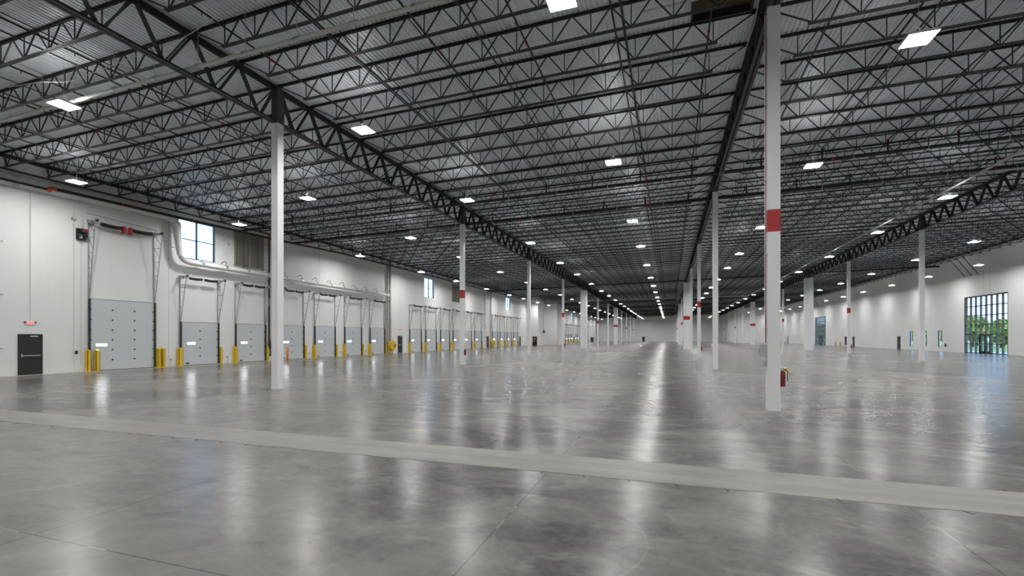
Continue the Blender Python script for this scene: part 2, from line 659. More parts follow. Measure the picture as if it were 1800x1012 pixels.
for nm, X, zb, zt in LINES:
    tp, bt, wb = girder_parts(zb, zt)
    ms = [('top_chord', tp.mesh('top_chord', 'girder_steel')), ('bottom_chord', bt.mesh('bottom_chord', 'girder_steel')), ('web', wb.mesh('web', 'girder_steel'))]
    for n in range(-1, 12):
        if n < 0:
            lab = 'dark roof girder above the camera, in line with the %s' % LINE_WORDS[nm]
        elif n < 11:
            lab = 'dark roof girder of the %s, from %s column to the next' % (LINE_WORDS[nm], ORD[n])
        else:
            lab = 'dark roof girder of the %s, ending at the far wall' % LINE_WORDS[nm]
        r = thing('roof_girder', (X, Y0 + n * S, zb), lab, 'roof girder', 'deep truss girders along the column rows')
        for pn, me in ms:
            link(pn, me, r)

h_ = 0.15
WIDE = (4, 7)
for nm, X, zb, zt in LINES:
    band_odd = nm != 'middle'
    for n in range(0, 12):
        y = Y0 + n * S
        wide = n in WIDE
        band = (n % 2 == 1) if band_odd else (n % 2 == 0)
        if n == 0 and nm == 'middle':
            lab = 'nearest white steel column, full frame height, with one red band'
        else:
            lab = '%s%s column of the %s%s' % (ORD[n], ' white, extra-wide boxed' if wide else ' slim white steel', LINE_WORDS[nm],
                                              ', red band high up' if band else ', plain without a band')
        if n == 0 and nm == 'right':
            lab = 'slim white column of the right row, first one, outside the frame'
        r = thing('wide_column' if wide else 'steel_column', (X, y, 0), lab, 'column', 'white roof columns')
        h_ = 0.52 if wide else 0.15
        b = MB().box(-h_, h_, -h_, h_, 0, zb)
        b.build('shaft', 'white_paint', r)
        b = MB()
        if wide:
            for sy in (-1, 1):
                b.box(-0.15, 0.15, sy * 0.37 - 0.14, sy * 0.37 + 0.14, zb, zt)
        else:
            b.box(-h_, h_, -h_, h_, zb, zt)
        tag(b.build('column_head', 'column_dark', r), 'dark unpainted head between the girders')
        e = 0.004
        if band:
            MB().box(-h_ - e, h_ + e, -h_ - e, h_ + e, 4.79, 5.38).build('red_band', 'red_paint', r)
        if not wide:
            b = MB()
            for sx in (-1, 1):
                b.tube([(sx * 0.10, -0.185, 0), (sx * 0.10, -0.185, 0.035)], 0.012, 6)
            b.box(-0.155, 0.155, -0.155, 0.155, 0.0, 0.012)
            b.build('base_plate', 'white_paint', r)
        if n == 0 and nm == 'middle':
            # services running down the left side
            MB().tube([(-0.185, -0.08, 10.7), (-0.185, -0.08, 1.80)], 0.013, 8).build('red_conduit', 'maroon', r)
            MB().tube([(-0.185, 0.02, 10.7), (-0.185, 0.02, 1.45)], 0.014, 8).build('white_conduit', 'white_paint', r)
            b = MB()
            for z in (2.2, 4.2, 6.2, 8.2, 10.0):
                b.box(-0.21, -0.15, -0.11, 0.05, z, z + 0.03)
            b.build('conduit_strap', 'steel', r)
            b = MB().box(-0.33, -0.152, -0.10, 0.09, 1.46, 1.78)
            pb = b.build('panel_box', 'grey_box', r)
            MB().box(-0.345, -0.33, -0.05, -0.02, 1.60, 1.65).build('panel_latch', 'black', pb)
            jb = MB().box(-0.235, -0.152, -0.06, 0.05, 1.19, 1.32).build('junction_box', 'steel', r)
            MB().tube([(-0.19, 0, 1.32), (-0.19, 0, 1.46)], 0.012, 8).build('nipple', 'steel', jb)

# fire extinguishers on banded columns


def extinguisher(loc, label, rz=0):
    r = thing('fire_extinguisher', loc, label, 'fire extinguisher', 'red fire extinguishers', rz)
    b = MB().tube([(0, 0, 0), (0, 0, 0.02), (0, 0, 0.36), (0, 0, 0.41), (0, 0, 0.43)], [0.06, 0.065, 0.065, 0.045, 0.025], 14)
    b.build('cylinder', 'extinguisher_red', r, True)
    b = MB().tube([(0, 0, 0.43), (0, 0, 0.47)], 0.022, 8)
    b.bar((-0.02, 0, 0.48), (0.09, 0, 0.52), 0.022, 0.012)
    b.bar((-0.02, 0, 0.46), (0.08, 0, 0.465), 0.022, 0.010)
    b.build('valve', 'steel', r)
    pts = smooth_path([(0.02, -0.02, 0.46), (0.10, -0.03, 0.45), (0.10, -0.03, 0.15)], 0.06)
    MB().tube(pts, 0.013, 7).build('hose', 'black', r)
    MB().bar((0.03, 0.0, 0.43), (0.135, 0.0, 0.46), 0.004, 0.075, (0, 0, 1)).build('tag', 'yellow_tag', r)
    b = MB().box(-0.085, -0.062, -0.035, 0.035, 0.05, 0.42)
    b.box(-0.07, 0.068, -0.068, 0.068, 0.235, 0.255)
    b.build('bracket', 'black', r)
    return r


for nm, X, zb, zt in LINES:
    for n in range(0, 12):
        if (n % 2 == 1) == (nm != 'middle') and not (nm == 'right' and n < 1):
            hw = 0.52 if n in WIDE else 0.15
            if n == 0:
                lab = 'red fire extinguisher with yellow tag, on the nearest column'
            else:
                lab = 'small red fire extinguisher on the %s column of the %s' % (ORD[n], LINE_WORDS[nm])
            extinguisher((X + hw + 0.085, Y0 + n * S, 0.65), lab)

# ------------------------------------------------------------------ bridging angles and sprinkler pipes
for nm, xa, xb, ea, eb in SPANS:
    for q, fx in enumerate((0.25, 0.5, 0.75)):
        x = xa + (xb - xa) * fx + 0.2
        b = MB()
        ye = 174.8 if nm == 'window' else YF - 0.3
        b.bar((0, -2, -0.085), (0, ye, -0.085), 0.038, 0.008)
        b.bar((0.017, -2, -0.10), (0.017, ye, -0.10), 0.006, 0.034)
        b.bar((0.12, -2, -JD + 0.065), (0.12, ye, -JD + 0.065), 0.038, 0.008)
        b.bar((0.137, -2, -JD + 0.08), (0.137, ye, -JD + 0.08), 0.006, 0.034)
        o = b.build('joist_bridging', 'dark_steel', loc=(x, 0, deck(x)))
        tag(o, 'thin dark bridging angles threading the joists over %s, %s run from left' % (AISLE[nm], ORD[q]), 'bridging')

BRANCH = {'dock': [-29.3, -26.5, -23.7, -20.9, -18.1], 'left': [-12.6, -9.9, -7.15, -4.35, -1.6, 1.15],
          'right': [4.6, 7.4, 10.2, 13.0, 17.0], 'window': [22.4, 25.2, 28.0, 30.8, 33.4]}
MAIN1, MAIN2, MAIN3 = 27.95, 33.1, 79.5
for nm in BRANCH:
    for i, x in enumerate(BRANCH[nm]):
        for seg, (ya, yb, ym) in enumerate(((2.0, MAIN1 + 0.15, MAIN1), (MAIN2 - 0.15, 77.0, MAIN2), (MAIN3 - 0.1, 104.8 if x < -28 else 150.0, MAIN3))):
            z = deck(x) - 0.42
            zm = deck(x) - 1.03
            w = ('near', 'middle', 'far')[seg]
            r = thing('sprinkler_branch_pipe', (x, 0, z),
                      'black sprinkler branch pipe over %s, %s from left, %s run' % (AISLE[nm], ORD[i], w),
                      'sprinkler pipe', 'black sprinkler branch pipes')
            MB().tube([(0, ya, 0), (0, yb, 0)], 0.030, 7).build('pipe', 'black', r, True)
            MB().tube([(0, ym, 0), (0, ym, zm - z + 0.08)], 0.042, 8).build('riser', 'black', r, True)
            yy = ya + 1.1
            while yy < min(yb, 34):
                MB().tube([(0, yy, -0.12), (0, yy, 0)], 0.012, 5).build('sprinkler_head', 'black', r)
                yy += 3.4
            MB().tube([(0, ym, -0.06), (0, ym, 0.05)], 0.05, 8).build('red_coupling', 'red_paint', r, True)
            if seg == 0:
                for yy in (5.2 + 1.1 * (i % 3), 12.4 + 0.7 * i, 20.1):
                    MB().tube([(0, yy - 0.05, 0), (0, yy + 0.05, 0)], 0.043, 8).build('red_coupling', 'red_paint', r, True)

for i, (ym, w) in enumerate(((MAIN1, 'nearer'), (MAIN2, 'second'), (MAIN3, 'distant'))):
    r = thing('sprinkler_main_pipe', (L, ym, deck(L) - 1.03), '%s black sprinkler main crossing the whole hall below the joists' % w, 'sprinkler pipe')
    a_, c_ = (0.5, 0, 0.01), (R - L - 0.6, 0, deck(R) - deck(L) - 0.01)
    MB().tube([a_, c_], 0.085 if i < 2 else 0.12, 12).build('pipe', 'black', r, True)
    for q in range(1, 22):
        x = q * 3.05
        z = x * 0.0213
        if q % 3 == 1:
            MB().tube([(x - 0.04, 0, z), (x + 0.04, 0, z)], 0.105, 10).build('red_coupling', 'red_paint', r, True)
        b2 = MB().tube([(x + 0.9, 0, z), (x + 0.9, 0, z + 0.95)], 0.008, 5)
        b2.box(x + 0.88, x + 0.92, -0.09, 0.09, z - 0.09, z + 0.10)
        b2.build('hanger_rod', 'steel', r)

# pale conduit tubes
r = thing('suspended_pipe', (L, 10.72, 0), 'pale grey pipe crossing left to right below the near joists', 'pipe')
def pz_(x): return 10.30 + (x + 14.27) * 0.0213
MB().tube([(0.4, 0, pz_(L)), (34.0, 0, pz_(2.2))], 0.062, 12).build('pipe', 'pipe_grey', r, True)
for q in range(18):
    x = 0.9 + q * 1.9
    z = pz_(L + x)
    b, b2 = MB(), MB()
    b.tube([(x - 0.11, 0, z), (x + 0.11, 0, z)], 0.068, 12)
    b.box(x - 0.12, x + 0.12, -0.02, 0.02, z + 0.05, z + 0.085)
    b2.tube([(x, 0, z + 0.06), (x, 0, deck(L + x) + 0.01)], 0.007, 5)
    b.build('pipe_clamp', 'steel', r, True)
    b2.build('hanger_rod', 'steel', r)
r = thing('suspended_pipe', (15.45, 0, 10.60), 'pale grey pipe running the hall length beside the right column row', 'pipe')
MB().tube([(0, 18, 0), (0, YF - 0.4, 0)], 0.065, 12).build('pipe', 'pipe_grey', r, True)
MB().tube([(0, 31.2, 0), (19.2, 31.2, 0.1)], 0.05, 10).build('cross_pipe', 'pipe_grey', r, True)
MB().tube([(0.5, 18, 0.25), (0.5, YF - 0.4, 0.25)], 0.03, 8).build('conduit', 'pipe_grey', r, True)
for q in range(60):
    y = 19 + q * 3.3
    MB().tube([(0, y, 0), (0, y, deck(15.45) - 10.6 + 0.01)], 0.007, 5).build('hanger_rod', 'steel', r)
r = thing('suspended_pipe', (L, 108.9, 0), 'thin pale pipe crossing the ceiling far down the hall', 'pipe')
MB().tube([(4.2, 0, 10.25), (15.4 - L, 0, 10.55)], 0.07, 10).build('pipe', 'pipe_grey', r, True)
for q in range(14):
    x = 4.6 + q * 3.1
    MB().tube([(x, 0, 10.27), (x, 0, deck(L + x) + 0.01)], 0.008, 5).build('hanger_rod', 'steel', r)
# thin conduits near the first left girder
o = MB().tube(smooth_path([(-31.0, 9.0, 10.62), (-19.6, 9.85, 10.40), (-18.9, 10.15, 10.40), (-13.2, 9.9, 10.62), (-9.6, 9.4, 11.0)], 0.4), 0.011, 6).build('lighting_conduit', 'pipe_grey')
tag(o, 'thin pale conduit feeding the nearest left light, below the joists', 'conduit')
o = MB().tube(smooth_path([(2.32, 13.6, 11.5), (2.30, 15.0, 10.95), (2.25, 16.4, 11.0), (0.2, 16.9, 11.2), (-2.0, 16.9, 11.15)], 0.3), 0.013, 6).build('looped_conduit', 'pipe_grey')
tag(o, 'thin grey conduit looping off the girder by the nearest column', 'conduit')
r = thing('roof_opening_frame', (1.45, 14.7, deck(1.4) - 0.35), 'dark framed roof opening with brown timber beside the nearest column top', 'roof opening')
b = MB()
b.box(-0.85, 0.85, -0.75, -0.69, 0, 0.34).box(-0.85, 0.85, 0.69, 0.75, 0, 0.34).box(-0.85, -0.79, -0.75, 0.75, 0, 0.34).box(0.79, 0.85, -0.75, 0.75, 0, 0.34)
b.build('steel_curb', 'dark_steel', r)
MB().box(-0.79, 0.79, -0.69, 0.69, 0.24, 0.33).build('timber_infill', 'ochre_wood', r)
MB().tube([(-2.2, -0.35, -0.05), (0.8, -0.35, 0.0)], 0.03, 8).build('cross_pipe', 'pipe_grey', r, True)

# ------------------------------------------------------------------ high-bay lights


def light_meshes():
    hb = MB().box(-0.33, 0.33, -0.33, 0.33, 0.012, 0.05)
    for s_ in (-1, 1):
        hb.box(-0.33, 0.33, s_ * 0.33 - 0.008, s_ * 0.33 + 0.008, -0.012, 0.05)
        hb.box(s_ * 0.33 - 0.008, s_ * 0.33 + 0.008, -0.33, 0.33, -0.012, 0.05)
    st = MB()
    st.quad((-0.31, -0.29, 0.0), (-0.31, 0.29, 0.0), (0.31, 0.29, 0.0), (0.31, -0.29, 0.0))
    for q in (-1, 0, 1):
        hb.box(-0.32, 0.32, q * 0.145 - 0.008, q * 0.145 + 0.008, -0.010, -0.002)
    dr = MB().box(-0.16, 0.16, -0.07, 0.07, 0.05, 0.12)
    up = MB()
    for q in (-1, 1):
        up.quad((-0.15, q * 0.25 - 0.035, 0.056), (0.15, q * 0.25 - 0.035, 0.056), (0.15, q * 0.25 + 0.035, 0.056), (-0.15, q * 0.25 + 0.035, 0.056))
    global UPM
    UPM = up.mesh('uplight_slot', 'lamp_uplight')
    return hb.mesh('housing', 'lamp_housing'), st.mesh('led_panel', 'lamp_strip'), dr.mesh('driver_box', 'lamp_housing')


LM = light_meshes()
PA = [-7.0, 4.0, 15.15, 24.8, 37.65, 48.9, 58.5, 69.8, 80.8, 91.1, 101.9, 113.5, 123.4, 134.8, 146.0, 156.6, 167.0, 179.3, 190.0, 200.0, 210.0]
PB = [-11.5, -0.5, 10.6, 21.5, 32.8, 42.2, 53.5, 64.9, 75.4, 86.1, 97.3, 107.2, 118.0, 129.2, 139.3, 150.2, 161.5, 172.6, 183.5, 193.5, 203.2]
ROWS = [(-28.4, 'A', 'leftmost light row beside the dock wall'), (-19.4, 'B', 'light row before the left columns'),
        (-11.0, 'A', 'light row just right of the left columns'), (-2.4, 'B', 'light row down the centre of the hall'),
        (6.2, 'A', 'light row just right of the nearest column'), (14.75, 'B', 'light row under the long pale pipe'),
        (23.75, 'A', 'light row right of the right columns'), (31.9, 'B', 'light row along the windowed right wall')]
OVR = {-28.4: {2: 15.6, 3: 25.1, 4: 38.6, 5: 50.4, 6: 60.2, 7: 71.7, 8: 83.4, 9: 92.4, 10: 103.2}, -19.4: {2: 10.3, 3: 21.6},
       -11.0: {4: 37.75}, -2.4: {2: 10.75}}
for X, pat, words in ROWS:
    ys = list(PA if pat == 'A' else PB)
    for k_, v_ in OVR.get(X, {}).items():
        ys[k_] = v_
    vis = 0
    for i, y in enumerate(ys):
        if X > 22 and y > 174:
            continue
        if X < -28 and (104.5 < y < 112 or 118.5 < y < 125):
            continue
        zl = 9.80
        if y < 9:
            lab = 'high-bay light of the %s, %s' % (words, 'before the frame' if y > 0 else 'behind camera' if y > -5 else 'farthest back')
        else:
            lab = 'square high-bay light, %s in the %s' % (ORD[vis], words)
            vis += 1
        r = thing('high_bay_light', (X, y, zl), lab, 'ceiling light', 'square high-bay ceiling lights')
        link('housing', LM[0], r)
        link('led_panel', LM[1], r)
        link('driver_box', LM[2], r)
        link('uplight_slot', UPM, r)
        zt = deck(X) - 0.008 - zl
        b = MB()
        b.tube([(0, 0, 0.12), (0, 0, zt)], 0.006, 5)
        b.bar((-0.22, 0, 0.05), (0, 0, 0.32), 0.006, 0.006)
        b.bar((0.22, 0, 0.05), (0, 0, 0.32), 0.006, 0.006)
        b.build('suspension_cable', 'steel', r)

# ------------------------------------------------------------------ dock doors


def lattice(side, zt, z0):
    """vertical jamb angle, slanting rail leaning off the wall and rungs; side = -1 left jamb, +1 right jamb"""
    b = MB()
    b.box(0.02, 0.06, -0.028, 0.028, 0.0, zt)
    b.box(0.02, 0.12, -0.035, 0.012, 0.0, z0)
    b.bar((0.10, side * 0.0, z0), (0.72, side * 0.06, zt), 0.04, 0.035)
    n_ = max(3, int((zt - z0) / 0.8))
    for i in range(1, n_ + 1):
        z = z0 + (zt - z0) * i / n_
        x = 0.10 + 0.62 * i / n_
        b.bar((0.05, 0, z - 0.03), (x, side * 0.05 * i / n_, z - 0.03), 0.025, 0.025)
        if zt > 8 and i > 1:
            b.bar((0.05, 0, z - 0.03), (x - 0.1, side * 0.04, z - 0.70), 0.02, 0.02)
    return b


def dock_door(y0, y1, H, zt, words, big=False, detail=True):
    W = y1 - y0
    r = thing('dock_door', (L, y0, 0), words, 'dock door', 'grey sectional dock doors')
    nsec = 7 if big else 5
    sh = (H - 0.04) / nsec
    lf = MB()
    for i in range(nsec):
        z = 0.03 + i * sh
        lf.box(0.02, 0.075, 0.06, W - 0.06, z + 0.006, z + sh - 0.006)
        lf.box(0.02, 0.066, 0.06, W - 0.06, z + sh - 0.008, z + sh + 0.006)
        lf.box(0.02, 0.078, 0.06, W - 0.06, z + sh * 0.5 - 0.004, z + sh * 0.5 + 0.002)
    leaf = lf.build('door_leaf', 'door_panel', r)
    MB().box(0.015, 0.09, 0.05, W - 0.05, 0.0, 0.03).build('bottom_seal', 'black', leaf)
    vz, vy = (1.44, 0.36) if big else (1.46, 0.50)
    f_ = MB().box(0.07, 0.086, vy - 0.05, vy + 0.70, vz - 0.05, vz + 0.22)
    f_.build('window_frame', 'door_panel', leaf)
    MB().box(0.084, 0.090, vy + 0.02, vy + 0.58, vz + 0.01, vz + 0.14).build('window_lite', 'daylight_lite', leaf)
    MB().box(0.075, 0.115, vy - 0.08, vy + 0.14, 0.12, 0.20).build('step_handle', 'black', leaf)
    if detail:
        cols_ = [0.10, W / 3, 2 * W / 3, W - 0.10] if big else [0.10, W / 2, W - 0.10]
        for i in range(1, nsec):
            for c_ in cols_:
                MB().box(0.075, 0.10, c_ - 0.04, c_ + 0.04, 0.03 + i * sh - 0.04, 0.03 + i * sh + 0.04).build('hinge', 'black', leaf)
    MB().box(0.01, 0.085, 0.03, W - 0.03, H, H + 0.03).build('head_seal', 'door_seam', r)
    for side in (-1, 1):
        y = 0.03 if side < 0 else W - 0.03
        tr_ = lattice(side, zt, H)
        tr_.build('track', 'track_steel', r, loc=(0, y, 0))
        b = MB().box(0.06, 0.16, -0.04, 0.04, 0.05, H)
        b.build('jamb_track', 'dark_steel', r, loc=(0.01, y, 0))
        b = MB().box(0.02, 0.80, -0.06, 0.06, zt, zt + 0.05)
        b.box(0.10, 0.30, -0.12, 0.12, zt - 0.12, zt + 0.08)
        br = b.build('pulley_bracket', 'steel', r, loc=(0, y, 0))
        MB().tube([(0.74, -0.05, 0.02 + zt), (0.74, 0.05, 0.02 + zt)], 0.085, 14).build('cable_drum', 'black', br, True)
    xs_ = 0.42
    zs_ = zt - 0.07
    MB().tube([(xs_, -0.10, zs_), (xs_, W + 0.10, zs_)], 0.018, 8).build('torsion_shaft', 'steel', r, True)
    ends = [(0.42, W / 2 - 0.12), (W / 2 + 0.10, W - 0.42)]
    for a_, c_ in ends:
        b = MB()
        nn = 26 if detail else 8
        pts, rad = [], []
        for i in range(nn + 1):
            t_ = i / nn
            pts.append((xs_, a_ + (c_ - a_) * t_, zs_ - 0.05 * math.sin(math.pi * t_) * (1 if big else 0.6)))
            rad.append((0.105 if big else 0.085) + (0.010 if i % 2 else 0))
        b.tube(pts, rad, 10)
        b.build('torsion_spring', 'black', r, True)
    if big:
        for yy in (W / 2 - 0.22, W / 2 + 0.16):
            MB().box(xs_ - 0.12, xs_ + 0.12, yy - 0.07, yy + 0.07, zs_ - 0.30, zs_ + 0.11).build('centre_bearing', 'red_paint', r)
        MB().tube([(0.3, -0.2, zt + 0.42), (0.3, W * 0.98, zt + 0.22), (0.3, W + 0.05, zt + 0.02)], 0.012, 6).build('cable', 'black', r)
    return r


def guard(y, words, rz=0, hgt=1.2, wide=0.22):
    r = thing('track_guard', (L + 0.02, y, 0), words, 'track guard', 'yellow door track guards')
    b = MB()
    w = wide / 2
    b.box(0.02, 0.24, -w, -w + 0.02, 0.012, hgt).box(0.02, 0.24, w - 0.02, w, 0.012, hgt)
    b.box(0.22, 0.24, -w, w, 0.012, hgt)
    b.hexa([(0.02, -w, hgt), (0.24, -w, hgt), (0.24, w, hgt), (0.02, w, hgt),
            (0.02, -w, hgt + 0.07), (0.16, -w, hgt + 0.03), (0.16, w, hgt + 0.03), (0.02, w, hgt + 0.07)])
    b.build('channel', 'yellow_paint', r)
    MB().box(0.0, 0.30, -w - 0.05, w + 0.05, 0, 0.012).build('base_plate', 'yellow_paint', r)
    return r


BW = {1: 'first bank of doors', 2: 'middle bank of doors', 3: 'third bank of doors', 4: 'farthest bank of doors'}
dock_door(18.0, 21.70, 4.18, 8.62, 'tallest grey sectional door, high-lift tracks, nearest on the left wall', True)
BANKS = [(1, [(23.35, 26.25), (27.66, 30.52), (31.95, 34.85), (36.2, 39.1), (40.5, 43.35), (44.8, 47.7)]),
         (2, [(53.3, 56.3), (57.5, 60.6), (61.9, 64.9), (66.05, 69.0), (70.3, 73.2), (74.6, 77.7)]),
         (3, [(83.1, 86.0), (87.3, 90.1), (91.5, 94.35), (95.7, 98.75)]),
         (4, [(145.0, 147.9), (149.6, 152.5), (154.0, 156.9), (158.3, 161.2), (165.5, 168.4), (169.8, 172.7), (181.0, 183.9), (189.0, 191.9)])]
for bk, ds in BANKS:
    for i, (a_, c_) in enumerate(ds):
        where = '%s grey dock door in the %s on the left wall' % (ORD[i], BW[bk])
        dock_door(a_, c_, 3.0, 6.10, where, False, bk < 3)
        for q, yy in enumerate((a_ - 0.05, c_ + 0.10)):
            guard(yy, 'yellow guard at the %s foot of the %s door, %s' % (('near', 'far')[q], ORD[i], BW[bk]), wide=0.26 if q == 0 else 0.2)
for q, (yy, w_) in enumerate(((17.95, 'outer near'), (18.32, 'inner near'), (21.80, 'inner far'), (22.16, 'outer far'))):
    g_ = guard(yy, 'yellow guard at the %s side of the tallest door' % w_, wide=0.18)
    if 'inner' in w_:
        g_.location.x = L + 0.12

# motor operator beside the tall door
r = thing('door_operator', (L, 17.62, 7.5), 'black and red door motor operator on the wall left of the tallest door', 'door motor')
MB().box(0.02, 0.14, -0.20, 0.22, -0.02, 0.62).build('mounting_plate', 'black', r)
MB().tube([(0.24, -0.18, 0.22), (0.24, 0.22, 0.22)], 0.11, 14).build('motor', 'black', r, True)
MB().box(0.14, 0.34, -0.10, 0.20, 0.38, 0.60).build('control_box', 'black', r)
MB().box(0.341, 0.348, -0.05, 0.17, 0.44, 0.55).build('red_label', 'red_paint', r)
MB().box(0.14, 0.36, -0.14, -0.06, 0.02, 0.16).build('gearbox', 'steel', r)
b = MB()
for yy in (0.0, 0.06, 0.30):
    b.tube([(0.22, yy, 0.62), (0.22, yy, 1.15)], 0.01, 5)
b.build('drive_chain', 'steel', r)
for q, (yy, w_) in enumerate(((17.30, 'left'), (17.66, 'right'))):
    o = MB().tube([(L + 0.06, yy, 0.35 if q else 0.45), (L + 0.06, yy, 8.9 if q == 0 else 7.5)], 0.016, 6).build('wall_conduit', 'pipe_grey')
    tag(o, 'thin vertical conduit below the door motor, the %s one' % w_, 'conduit')
o = MB().box(L, L + 0.09, 17.22, 17.42, 8.55, 8.68).build('junction_box', 'grey_box')
tag(o, 'small grey junction box above the black door motor', 'electrical box')
o = MB().box(L, L + 0.07, 17.38, 17.50, 1.02, 1.20).build('push_button_station', 'black')
tag(o, 'small black push-button station low on the wall left of the tallest door', 'switch')
r = thing('wall_socket', (L, 22.75, 0.42), 'small grey socket box with stub conduit right of the tallest door', 'socket', 'sockets between dock doors')
MB().box(0, 0.07, -0.06, 0.06, 0, 0.11).build('box', 'grey_box', r)
MB().tube([(0.035, 0, 0), (0.035, 0, -0.42)], 0.012, 6).build('stub_conduit', 'pipe_grey', r)
for i, yy in enumerate((27.05, 35.55, 39.95, 44.15)):
    c_ = copy_tree(r)
    c_.location = (L, yy, 0.42)
    c_['label'] = 'small grey socket box low between two doors of the first bank, %s from the camera' % ORD[i]

# ------------------------------------------------------------------ personnel doors, exit signs


def man_door(loc, rz, words, exit_sign=True, sign=False, width=1.0, ew='above'):
    r = thing('exit_door', loc, words, 'door', None, rz)
    w = width / 2
    MB().box(-w, -w + 0.05, 0, 0.05, 0, 2.13).box(w - 0.05, w, 0, 0.05, 0, 2.13).box(-w, w, 0, 0.05, 2.08, 2.13).build('frame', 'door_black', r)
    lf = MB().box(-w + 0.055, w - 0.055, 0.005, 0.035, 0.01, 2.075).build('leaf', 'door_black', r)
    MB().box(-w + 0.12, w - 0.14, 0.04, 0.09, 0.98, 1.03).box(w - 0.16, w - 0.10, 0.035, 0.09, 0.93, 1.10).build('panic_bar', 'steel', lf)
    MB().box(-w + 0.22, -w + 0.52, 0.035, 0.09, 1.98, 2.05).build('door_closer', 'grey_box', lf)
    if sign:
        MB().box(-0.16, 0.16, 0.035, 0.045, 1.50, 1.66).build('notice', 'white_paint', lf)
    return r


def exit_sign(loc, rz, words):
    r = thing('exit_sign', loc, words, 'exit sign', None, rz)
    MB().box(-0.16, 0.16, 0, 0.06, 0, 0.20).build('housing', 'exit_housing', r)
    cu = bpy.data.curves.new('letters', 'FONT')
    cu.body = 'EXIT'
    cu.size = 0.16
    cu.extrude = 0.002
    cu.align_x = 'CENTER'
    cu.align_y = 'CENTER'
    cu.materials.append(M['exit_red'])
    tmp = bpy.data.objects.new('tmp', cu)
    col.objects.link(tmp)
    dg = bpy.context.evaluated_depsgraph_get()
    me = bpy.data.meshes.new_from_object(tmp.evaluated_get(dg))
    bpy.data.objects.remove(tmp)
    if not me.materials:
        me.materials.append(M['exit_red'])
    o = link('letters', me, r, (0, 0.064, 0.10))
    o.rotation_euler = (math.pi / 2, 0, math.pi)
    for s_ in (-1, 1):
        MB().tube([(s_ * 0.16, 0.03, 0.12), (s_ * 0.24, 0.05, 0.13)], [0.02, 0.045], 8).build('emergency_lamp', 'black', r)
    return r


LEFT = -math.pi / 2   # local +y (front) faces +x
door = man_door((L, 15.43, 0), LEFT, 'black steel exit door with silver push bar, nearest, far left wall')
exit_sign((L, 15.42, 2.62), LEFT, 'red-lit exit sign above the nearest black exit door')
o = MB().tube([(L + 0.03, 15.42, 2.82), (L + 0.03, 15.42, 9.6)], 0.013, 6).build('sign_conduit', 'pipe_grey')
tag(o, 'thin vertical conduit rising from the exit sign by the nearest exit door', 'conduit')
man_door((L, 51.15, 0), LEFT, 'black exit door between the first and middle banks of dock doors')
exit_sign((L, 51.2, 2.75), LEFT, 'faint exit sign above the door between first and middle dock banks')
man_door((L, 80.85, 0), LEFT, 'black exit door just before the third bank of dock doors')
exit_sign((L, 80.9, 2.75), LEFT, 'small exit sign above the door just before the third dock bank')
man_door((L, 100.6, 0), LEFT, 'black exit door just after the third bank of dock doors')
man_door((L, 163.4, 0), LEFT, 'black exit door among the farthest bank of dock doors')
man_door((-29.72, 105.5, 0), math.pi, 'black door with white notice, facing camera on the projecting left bay', sign=True)
man_door((-11.16, YF, 0), math.pi, 'tiny black double door low in the middle of the far end wall', width=1.1)
RIGHT = math.pi / 2
man_door((R, 92.9, 0), RIGHT, 'black door on right wall, just left of the three slit windows')
man_door((R, 112.9, 0), RIGHT, 'black door on right wall, seen just right of a banded column')
man_door((R, 169.0, 0), RIGHT, 'distant narrow black door at the far part of the right wall')

for zz, w_ in ((6.78, 'highest'), (4.10, 'middle'), (1.40, 'lowest')):
    o = MB().bar((L, 14.28, zz), (L + 0.22, 14.28, zz), 0.04, 0.04).build('wall_strut', 'steel')
    tag(o, 'short grey strut on the wall at the left frame edge, the %s' % w_, 'bracket')

# yellow cabinets
for i, (yy, w_) in enumerate(((48.55, 'at the end of the first dock bank'), (82.1, 'just before the third dock bank'))):
    r = thing('yellow_cabinet', (L + 0.34, yy, 0), 'yellow rounded wall cabinet %s' % w_, 'cabinet')
    b = MB()
    b.tube([(0.05, 0, 0.95), (0.42, 0, 0.95)], 0.60, 8)
    o = b.build('body', 'yellow_paint', r)
    MB().box(0.42, 0.46, 0.12, 0.36, 0.78, 1.10).build('handle', 'black', r)
    MB().box(0.05, 0.12, -0.35, -0.28, 0, 0.5).box(0.05, 0.12, 0.28, 0.35, 0, 0.5).build('leg', 'yellow_paint', r)
    MB().tube([(0.40, 0.06, 0.90), (0.445, 0.06, 0.90)], 0.30, 16).build('lid_ring', 'yellow_paint', r)
for (X_, Y_, H_, words) in ((-30.1, 31.22, 1.15, 'round orange bollard standing in front of the third dock door'),
                            (-30.15, 104.9, 1.0, 'round orange bollard left of the door with the white notice'),
                            (-27.55, 119.1, 1.2, 'orange bollard at the corner of the distant left pier'),
                            (34.6, 121.2, 1.0, 'orange bollard by the right wall, the farther one'),
                            (34.7, 118.4, 1.0, 'orange bollard by the right wall, beside a banded column')):
    r = thing('bollard', (X_, Y_, 0), words, 'bollard')
    MB().tube([(0, 0, 0), (0, 0, H_ - 0.07), (0, 0, H_ - 0.02), (0, 0, H_)], [0.09, 0.09, 0.07, 0.02], 14).build('post', 'orange_paint', r, True)
    MB().tube([(0, 0, 0), (0, 0, 0.012)], 0.13, 14).build('base_plate', 'orange_paint', r)

